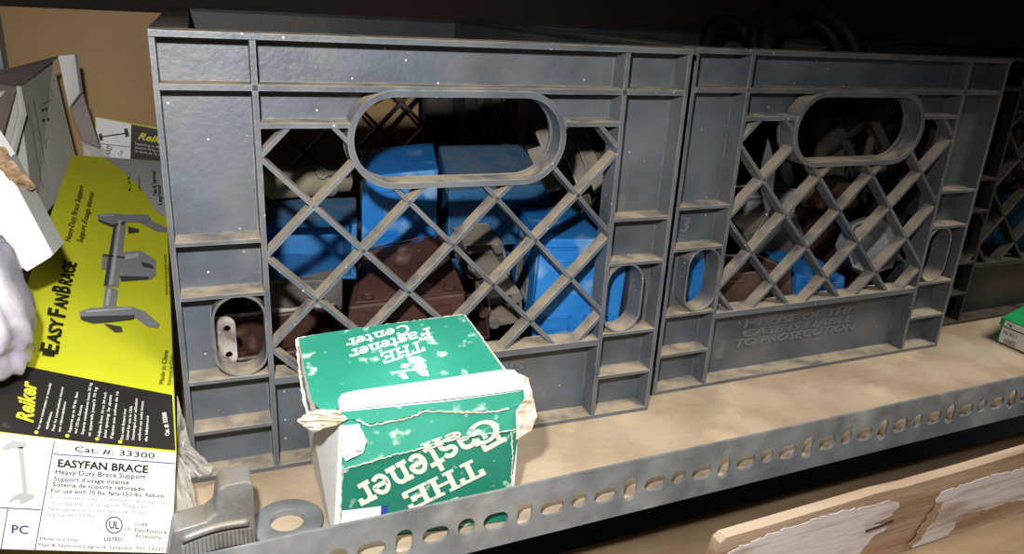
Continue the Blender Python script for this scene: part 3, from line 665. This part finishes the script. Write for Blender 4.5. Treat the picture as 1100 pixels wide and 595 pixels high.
for P in ([(338, 205), (366, 208), (344, 404), (308, 400)], [(306, 400), (342, 412), (334, 466), (298, 462)]): px_poly(g1, K(P), off(yt, .0002, ny))
for P in ([(344, 210), (352, 210), (326, 398), (317, 398)], [(312, 408), (322, 410), (314, 460), (305, 458)], [(362, 312), (400, 306), (402, 318), (362, 326)], [(290, 196), (330, 192), (330, 198), (290, 201)], [(245, 474), (380, 465), (384, 470), (250, 480)]): px_poly(g3, K(P), off(yt, .0006, ny))
obj('brace_picture', g1, M['greyink'], yb); obj('brace_picture', g2, M['greyinkd'], yb); obj('brace_picture', g3, M['greyinkl'], yb)
Kb = lambda x, y: (x/5.41, 380+y/5.41)
mb = MB(); wl = [((215, 450), (285, 185)), ((260, 450), (290, 350)), ((300, 460), (355, 205)), ((335, 465), (370, 290)), ((395, 470), (440, 235)), ((430, 475), (465, 310)), ((470, 480), (520, 180)), ((510, 490), (550, 205)), ((565, 495), (605, 235)), ((600, 500), (635, 250)), ((640, 505), (675, 230)), ((700, 510), (718, 330)), ((730, 510), (755, 315)), ((765, 510), (785, 270)), ((800, 515), (820, 285)), ((840, 520), (850, 370))]
ws = ['For new construction or remodel', 'applications', 'Pour les constructions neuves', 'ou rénovations', 'Supports up to 70 lbs. fans', 'and 150 lbs. fixtures', 'Soporta ventiladores hasta 30 kg', 'et appareils jusqu\'à 70 kg', 'Adjusts from 16 to 24 inch', 'joist spacing. Se ajusta', 'S\'ajuste aux solives de 16', 'Fits with fixture box', 'Listed for use in USA', 'Homologué pour utilisation', 'conforme aux codes locaux', 'du bâtiment']
for (a, b_), s in zip(wl, ws): px_text(mb, s, Kb(a[0]+12, a[1]), Kb(b_[0]+12, b_[1]), 3.0, yt2, .01)
px_text(mb, 'Cat. #: 33300', Kb(982, 485), Kb(962, 348), 4.6, yt2, .03); obj('panel_lettering', mb, M['whiteink'], yb)
mb = MB(); px_text(mb, 'Reiker', (34.5, 456), (38.5, 412), 18, yt2, .03, .35)
for a in ((208, 470), (388, 490), (562, 508), (695, 525)):
    q = Kb(*a); px_poly(mb, stadium(q[0], q[1]-.5, 2.2, 1.8, 3), yt2)
obj('yellow_lettering', mb, M['yelink'], yb)
mb = MB()
for a, b_ in (((58.6, 473), (37.5, 591)), ((57, 487), (188, 497.5)), ((-30, 543), (44, 547)), ((8.6, 546), (1, 590))): px_line(mb, a, b_, 1.1, yf2)
px_text(mb, 'PC', (12.5, 572), (30.5, 573), 9, yf2, .015); obj('label_rules', mb, M['violetink'], yb)
mb = MB()
px_text(mb, 'Cat. #:', (80, 484.3), (122, 488), 6, yf2, .01); px_text(mb, '33300', (128, 488.6), (166, 492), 6, yf2, .01)
px_text(mb, 'EASYFAN BRACE', (62, 500.6), (159, 507.6), 8, yf2, .03)
px_text(mb, 'Heavy-Duty Brace Support', (59.5, 508.6), (156.6, 514), 5.2, yf2, .01); px_text(mb, "Support d'usage intense", (58, 515.8), (138.5, 520), 5, yf2, .01)
px_text(mb, 'Sistema de soporte reforzado', (56.7, 521.8), (155.5, 526.8), 4.6, yf2, .01); px_text(mb, 'For use with 70 lbs. fans/150 lbs. fixture', (55, 528.4), (176, 534), 4.4, yf2, .01)
px_text(mb, 'Made in China', (43, 579.5), (84, 581), 3.6, yf2); px_text(mb, 'Pass & Seymour/Legrand, Syracuse, NY 13221', (41.5, 586), (175, 591), 3.6, yf2)
px_text(mb, 'UL', (117, 566.8), (128, 567.4), 8, yf2, .02); px_text(mb, 'C', (108.5, 569), (111.5, 569), 4, yf2); px_text(mb, 'US', (134, 569.5), (140, 569.8), 4, yf2)
px_text(mb, 'LISTED', (112, 580), (131.5, 581), 4, yf2, .01); px_text(mb, 'OVER', (145, 564.5), (159, 565.2), 3.8, yf2); px_text(mb, 'Fan/Fixture', (145, 570.8), (179, 573), 4.2, yf2); px_text(mb, 'Accessory', (145, 576.8), (173, 578.6), 4.2, yf2)
V, Fs = fill2d([stadium(122.6, 563.3, 9.2, 9.2, 8), stadium(122.6, 563.3, 8, 8, 8)]); mb.add(V, Fs, lambda q: yf2((q.x, q.y)))
obj('label_lettering', mb, M['inkdark'], yb)
mb = MB()
for s, a, b_ in (('Pour utilisation avec un ventilateur de 30 kg max.', (54.5, 534.6), (179, 541)), ("ou un appareil d'éclairage de 70 kg max.", (52.7, 540.8), (159, 545.4)), ('Para usarse con un ventilador de 70 lbs/', (51.8, 547.6), (157, 551.6)), ('una luz de 150 lbs.', (50, 553.8), (103, 555.4))): px_text(mb, s, a, b_, 4, yf2)
obj('faint_lettering', mb, M['paleink'], yb)
Kc = lambda L: [(x/4.405, 460+y/4.405) for x, y in L]; mb = MB()
for P in ([(5, 92), (30, 70), (62, 54), (122, 64), (132, 80), (104, 94), (60, 88), (28, 104)], [(84, 88), (110, 84), (132, 302), (110, 304)], [(38, 345), (60, 322), (92, 304), (160, 308), (166, 326), (136, 340), (108, 354), (90, 352), (96, 334), (66, 336), (56, 350)]): px_poly(mb, Kc(P), yf2)
obj('label_picture', mb, M['greyinkl'], yb)

# second carton behind
q = [at(102, 125, .48), at(190, 140, .48), at(190, 215, .48), at(102, 205, .48)]
r = wthing('brace_carton', 'second fan brace carton standing behind the long yellow one by the plywood', 'carton', (q[2]+q[3])/2)
T2 = hx(q, [p_+V3((0, .08, -.03)) for p_ in q])
bev(obj('carton_body', MB().box(0, 1, 0, 1, 0, 1, T2), M['yellow'], r), .0008)
n3 = (q[1]-q[0]).cross(q[3]-q[0]); s3 = px_map(q[0], n3, .0008); s4 = px_map(q[0], n3, .0014)
mb = MB(); px_poly(mb, [(103, 126), (141, 133.5), (139, 205), (103, 204)], s3); obj('end_label', mb, M['white'], r)
mb = MB(); px_poly(mb, [(141, 133.5), (189, 142.5), (188, 176), (140, 172)], s3); obj('black_panel', mb, M['blackink'], r)
mb = MB(); px_text(mb, 'Reiker', (148, 149), (184, 156), 7, s4, .03, .3); obj('yellow_lettering', mb, M['yelink'], r)
mb = MB(); [px_text(mb, s, (145, 155+i*4), (176, 160+i*4), 2.2, s4) for i, s in enumerate(('Supports up to 70 lbs.', 'jusqu\'à 70 kg max.', 'Se ajusta de 16 a 24'))]; obj('panel_lettering', mb, M['whiteink'], r)
mb = MB(); px_line(mb, (108, 147), (137, 143), 1.6, s4); px_poly(mb, [(133, 138), (137, 138), (139, 146), (135, 148)], s4); px_poly(mb, [(106, 144), (109, 143), (111, 151), (107, 151)], s4); px_line(mb, (104, 154), (140, 158), .7, s4)
px_text(mb, 'EASY', (118, 166), (121, 157), 6, s4, .02); px_text(mb, 'Cat.', (130, 168), (133, 161), 4, s4)
obj('label_picture', mb, M['greyinkd'], r)

# ================================================================== LEFT CARTONS
# grey printed carton leaning
TL = at(19, 92, .33); TR = at(57, 66, .42); BR = at(86, 186, .425); BL = at(38, 244, .335); dv = V3((-.07, .04, .0))
gq = [TL, TR, BR, BL]; r = wthing('grey_carton', 'crushed grey printed carton leaning at the far left behind the yellow carton', 'carton', V3((-.13, .33, .02)))
BKL = TL+V3((-.075, .01, -.03)); BKR = TR+V3((-.07, .0, -.012))
mb = MB(); mb.hexa([BL, BR, BL+V3((-.08, .01, 0)), BR+V3((-.08, .01, 0)), TL, TR, BKL, BKR]); bev(obj('carton_body', mb, M['greycard'], r), .001)
n4 = (TR-TL).cross(BL-TL); s5 = px_map(TL, n4, .0008)
if True:
    mb = MB()
    for a, b_ in (((30, 110), (50, 225)), ((36, 106), (56, 216)), ((55, 95), (58, 112)), ((44, 112), (58, 106)), ((60, 94), (78, 180))): px_line(mb, a, b_, .5, off(s5, .0012, V3((0, -1, 0))))
    V, Fs = fill2d([stadium(56, 155, 7, 9, 4), stadium(56, 155, 6.2, 8.2, 4)]); mb.add(V, Fs, lambda q_: off(s5, .0012, V3((0, -1, 0)))((q_.x, q_.y)))
    for x, y in ((46, 118), (50, 117), (47, 129), (52, 128), (61, 128)): px_poly(mb, stadium(x, y, 1.6, 1.8, 2), off(s5, .0012, V3((0, -1, 0))))
    obj('printed_marks', mb, M['greyinkd'], r)
# lid flap (dark) over the left top
A0, A1, A2, A3 = at(-30, 84, .36), at(62, 60, .415), at(18, 94, .325), at(-30, 255, .29)
mb = MB(); off3 = V3((0, .002, -.0015))
mb.add([A0, A1, A2, A3, A0+off3, A1+off3, A2+off3, A3+off3], [(0, 1, 2), (0, 2, 3), (4, 6, 5), (4, 7, 6), (0, 4, 5, 1), (1, 5, 6, 2), (2, 6, 7, 3), (3, 7, 4, 0)]); obj('lid_flap', mb, M['browncard'], r)
mb = MB(); P = [at(20, 93, .322), at(24, 122, .315), at(14, 160, .305), at(8, 196, .295)]
mb.tube(P, [.002, .0035, .003, .002], 6); obj('folded_edge', mb, M['greycard'], r)
mb = MB(); E0 = at(62, 60, .415); E1 = at(80, 58, .425); E2 = at(86, 100, .425); E3 = at(74, 116, .415); dk = V3((.002, .012, 0))
mb.hexa([E3, E2, E3+dk, E2+dk, E0, E1, E0+dk, E1+dk]); bev(obj('end_flap', mb, M['white'], r), .001)
mb = MB(); E0 = at(75, 118, .42); E1 = at(89, 100, .42); E2 = at(108, 160, .42); E3 = at(89, 152, .42); dk = V3((0, .01, 0))
mb.hexa([E3, E2, E3+dk, E2+dk, E0, E1, E0+dk, E1+dk]); bev(obj('inner_flap', mb, M['browncard'], r), .001)
o = crumple('torn_corner', [(88, 152), (104, 150), (118, 168), (122, 188), (104, 185), (92, 175)], lambda q_: at(q_[0], q_[1], .43), .01, M['greycard'], r)
# white carton corner
TLw = at(-30, 128, .16); TRw = at(4, 176, .06); CN = at(55, 276, .01); CB = at(29, 292, .012); LB = at(-40, 232, .02)
r = wthing('white_carton', 'bright white carton with a grey edge jutting in from the left above the yellow carton', 'carton', V3((-.15, .06, .1)))
th = V3((.006, .012, -.001))
P = [at(-40, 110, .09), at(2, 176, .05), CN, CB, at(-40, 238, .03)]
n_ = (P[2]-P[1]).cross(P[4]-P[1]).normalized()
n_ = -n_ if n_.dot(CAM-P[1]) > 0 else n_   # away from camera
P[0] = onpl(-40, 110, P[1], n_); P[3] = onpl(29, 292, P[1], n_)
bk = V3((.005, .016, .003))
mb = MB(); Q = P+[p_+bk for p_ in P]; k5 = 5
mb.add(Q, [(0, 1, 2, 3, 4), (9, 8, 7, 6, 5)]+[(i, i+5, (i+1) % 5+5, (i+1) % 5) for i in range(5)]); bev(obj('carton_body', mb, M['white'], r), .0006)
mb = MB(); e_ = V3((.0004, -.0002, .0003))
mb.hexa([P[1]+bk*.15+e_, P[2]+bk*.15+e_, P[1]+bk*.15, P[2]+bk*.15, P[1]+bk*.95+e_, P[2]+bk*.95+e_, P[1]+bk*.95, P[2]+bk*.95]); obj('grey_edge', mb, mat('grey_board_edge', (128, 130, 126), .8), r)
o = crumple('torn_edge', [(-6, 160), (6, 158), (14, 172), (26, 186), (38, 198), (36, 206), (24, 202), (12, 196), (4, 184), (-4, 176)], lambda q_: at(q_[0], q_[1], .045), .008, M['kraft'], r)
# film wrapped bundle bottom left
r = wthing('wrapped_bundle', 'bundle wrapped in wrinkled clear film at the left edge beside the yellow carton', 'bundle', V3((-.13, -.03, .1)))
me = bpy.data.meshes.new('wrap'); bm = bmesh.new()
bmesh.ops.create_uvsphere(bm, u_segments=64, v_segments=40, radius=1)
ctr = at(-40, 326, -.028)
for v in bm.verts:
    c = v.co.copy(); k = 1+.16*noise.noise(c*2.2)+.05*noise.noise(c*7)
    pr = V3((abs(c.x)**.7*(1 if c.x > 0 else -1), abs(c.y)**.7*(1 if c.y > 0 else -1), abs(c.z)**.7*(1 if c.z > 0 else -1)))
    v.co = ctr+Euler((0, -.25, 0)).to_matrix() @ V3((pr.x*.026*k, pr.y*.03*k, pr.z*.040*k))
bm.to_mesh(me); bm.free(); obj('film_wrap', me, M['foil'], r, True)
for p_ in me.polygons: p_.use_smooth = True

# ================================================================== SMALL THINGS ON THE SHELF
r = wthing('plastic_film', 'crumpled clear plastic film sticking out between yellow carton and left crate', 'film', V3((0, -.045, .03)))
def film(P, yy, amp, ny_=V3((0, -1, .3))):
    return crumple('film_sheet', P, lambda q_: at(q_[0], q_[1], yy+.0006*(q_[1]-500)*-.3), amp, M['film'], r, ny_, 4)
film([(190, 425), (197, 450), (205, 478), (228, 500), (226, 508), (206, 512), (194, 520), (191, 480)], -.035, .006)
film([(190, 488), (204, 505), (206, 520), (212, 548), (214, 562), (191, 566)], -.055, .004)
film([(189, 520), (203, 512), (208, 540), (210, 562), (190, 570)], -.05, .006)
mb = MB(); P = [at(213, 518, -.04), at(218, 532, -.045), at(212, 540, -.046), at(208, 525, -.04)]; th = V3((.001, .001, .001))
# clamp
r = wthing('beam_clamp', 'cast grey metal clamp with a ridged jaw standing beside the washer', 'clamp', V3((.012, -.078, .0005)))
yq = -.088
poly = [(234, 527), (240, 522), (266, 517), (272, 520), (274, 560), (276, 600), (270, 625), (180, 640), (186, 571), (220, 561), (231, 552)]
V, Fs = fill2d([[(at(u, v, yq).x, at(u, v, yq).z) for u, v in poly]], .017)
zmin = min(q_.y for q_ in V); 
mb = MB().add(V, Fs, lambda q_: (q_.x, yq+q_.z, max(q_.y, .0006))); bev(obj('body', mb, M['cast'], r), .0018, 3)
mb = MB(); a_ = at(197, 592, yq-.0035); b_ = at(268, 573, yq-.0035)
for i in range(17):
    f_ = i/16; c_ = a_+(b_-a_)*f_; sag = -.0015*math.sin(PI*f_)
    c_ = c_+V3((0, 0, .002*math.sin(PI*f_)))
    mb.tube([c_+V3((0, -.0005, .0035)), c_+V3((0, -.0015, -.0045))], .00105, 6)
obj('ridged_jaw', mb, M['cast'], r)
mb = MB(); mb.tube([a_+(b_-a_)*f_+V3((0, .002, .006+.002*math.sin(PI*f_))) for f_ in [i/12 for i in range(13)]], .0022, 8); obj('jaw_lip', mb, M['cast'], r, True)
# washer
ct = atz(308.5, 559, .004)
mb = MB(); mb.lathe([(.0098, 0), (.0192, 0), (.0205, .0012), (.0205, .0035), (.0195, .0045), (.0108, .0045), (.0098, .0038), (.0098, 0)], 48)
o = obj('washer', mb, M['galv'], None, True); o.location = (ct.x, ct.y, .0003); o.modifiers.new('e', 'EDGE_SPLIT').split_angle = .7
tag(o, 'thick round grey steel washer lying between the clamp and green carton', 'washer')
# small green box far right
FL = atz(1070, 366, .0005); d1 = (atz(1100, 390, .0005)-FL); d1 = V3((-.001, -.05, 0)); d2 = V3((.08, .022, 0)); h = at(1072, 342, FL.y).z
r = wthing('small_green_box', 'small bright green box with a white label at the right edge on the shelf', 'box', FL+d1*.5+d2*.5)
T = lambda q_: FL+d1*q_[0]+d2*q_[1]+V3((0, 0, h*q_[2]))
bev(obj('box_body', MB().box(0, 1, 0, 1, 0, .72, T), M['greenbox2'], r), .0008)
bev(obj('lid', MB().box(-.02, 1.02, -.02, 1.02, .70, 1, T), M['greenbox2'], r), .0008)
mb = MB(); mb.add([(.06, -.03, .06), (1, -.03, .06), (1, -.03, .68), (.06, -.03, .68)], [(0, 1, 2, 3)], T); mb.add([(.08, -.035, .74), (1, -.035, .74), (1, -.035, .97), (.08, -.035, .97)], [(0, 1, 2, 3)], T); obj('paper_label', mb, M['label'], r)
mb = MB()
for s, x0, z0, sz in (('No. 8 x 1', .12, .44, .20), ('||||||||||||', .16, .14, .22), ('ITEM', .14, .79, .14)):
    V, Fs, w = text2d(s, .01); obj('lettering', MB().add(V, Fs, lambda q_: T((x0+q_.x*sz*.36, -.045, z0+q_.y*sz))), M['inkdark'], r)

# ---- broken board at bottom right
P = [(773, 583), (779, 576), (860, 552), (940, 528), (973, 521), (986, 517), (1040, 502), (1130, 474), (1130, 640), (765, 640), (771, 606)]
pts = [at(u, v, -.15) for u, v in P]
r = wthing('broken_board', 'splintered wooden board with worn white paint leaning at the bottom right', 'board', V3((.6, -.15, -.0995)))
zb = -.0995; tilt = lambda x, z, y: (x, y+(z+.02)*-.25, z)
V, Fs = fill2d([[(p_.x, max(p_.z, zb)) for p_ in pts if True][:8]+[(1.0, pts[7].z), (1.0, zb), (pts[10].x, zb), (pts[10].x, pts[10].z)]], .008)
mb = MB().add(V, Fs, lambda q_: tilt(q_.x, q_.y, -.15+q_.z)); obj('plank', mb, M['boardwood'], r)
def bpoly(P, o_, jag=2.2):
    Q = []
    for i in range(len(P)):
        a = Vector(P[i]); b_ = Vector(P[(i+1) % len(P)]); n = max(1, int((b_-a).length/4))
        for k in range(n): Q.append(a+(b_-a)*k/n+Vector((random.uniform(-jag, jag)*1.6, random.uniform(-jag, jag)*.7)))
    V, Fs = fill2d([[(lambda p_: (p_.x, p_.z))(at(u, v, -.152)) for u, v in Q]], .0004)
    return MB().add(V, Fs, lambda q_: tilt(q_.x, max(q_.y, zb+.001), -.1505-o_+q_.z))
obj('paint_layer', bpoly([(800, 590), (842, 571), (905, 551), (960, 541), (974, 546), (966, 560), (950, 572), (966, 576), (948, 594), (944, 612), (780, 616), (788, 598)], .0), M['boardpaint'], r)
obj('paint_layer', bpoly([(1016, 533), (1060, 517), (1104, 507), (1130, 500), (1130, 548), (1104, 552), (1052, 566), (1040, 596), (1034, 612), (1002, 612), (1010, 590), (1026, 562), (1014, 556)], .0), M['boardpaint'], r)
obj('splinter', bpoly([(1014, 546), (1022, 543), (1018, 566), (1008, 598), (998, 604), (1006, 575)], .001, 1), M['boardwood'], r)
mb = MB().tube([(lambda p_: V3(tilt(p_.x, p_.z, -.152)))(at(u, v, -.152)) for u, v in ((940, 578), (960, 570), (968, 565))], .0008, 6); obj('crack', mb, M['header'], r)

# ================================================================== LIGHT
def light(name, typ, loc, E_, col, size=None, target=None):
    l = bpy.data.lights.new(name, typ); l.energy = E_; l.color = col; o = bpy.data.objects.new(name, l); C.objects.link(o); o.location = loc
    if typ == 'AREA': l.size = size
    elif size: l.shadow_soft_size = size
    if target is not None: o.rotation_euler = (V3(target)-V3(loc)).to_track_quat('-Z', 'Y').to_euler()
    return o
fl = light('camera_flash', 'SPOT', CAM+RM @ V3((-.035, .085, .0)), 16.5, (1, .985, .97), .009, atz(330, 430, 0)); fl.data.spot_size = math.radians(112); fl.data.spot_blend = 1
light('room_light', 'AREA', (.9, -.95, 2.0), 50, (1, .96, .9), 1.0, (.6, -.1, 0))
w = bpy.data.worlds.new('world'); bpy.context.scene.world = w; w.use_nodes = True
w.node_tree.nodes['Background'].inputs[0].default_value = (.75, .85, 1, 1); w.node_tree.nodes['Background'].inputs[1].default_value = .07
vs = bpy.context.scene.view_settings; vs.view_transform = 'Standard'; vs.look = 'None'; vs.exposure = 0; vs.gamma = 1; vs.use_curve_mapping = False
for o in bpy.data.objects:
    for k in ('_w', '_l'):
        if k in o: del o[k]
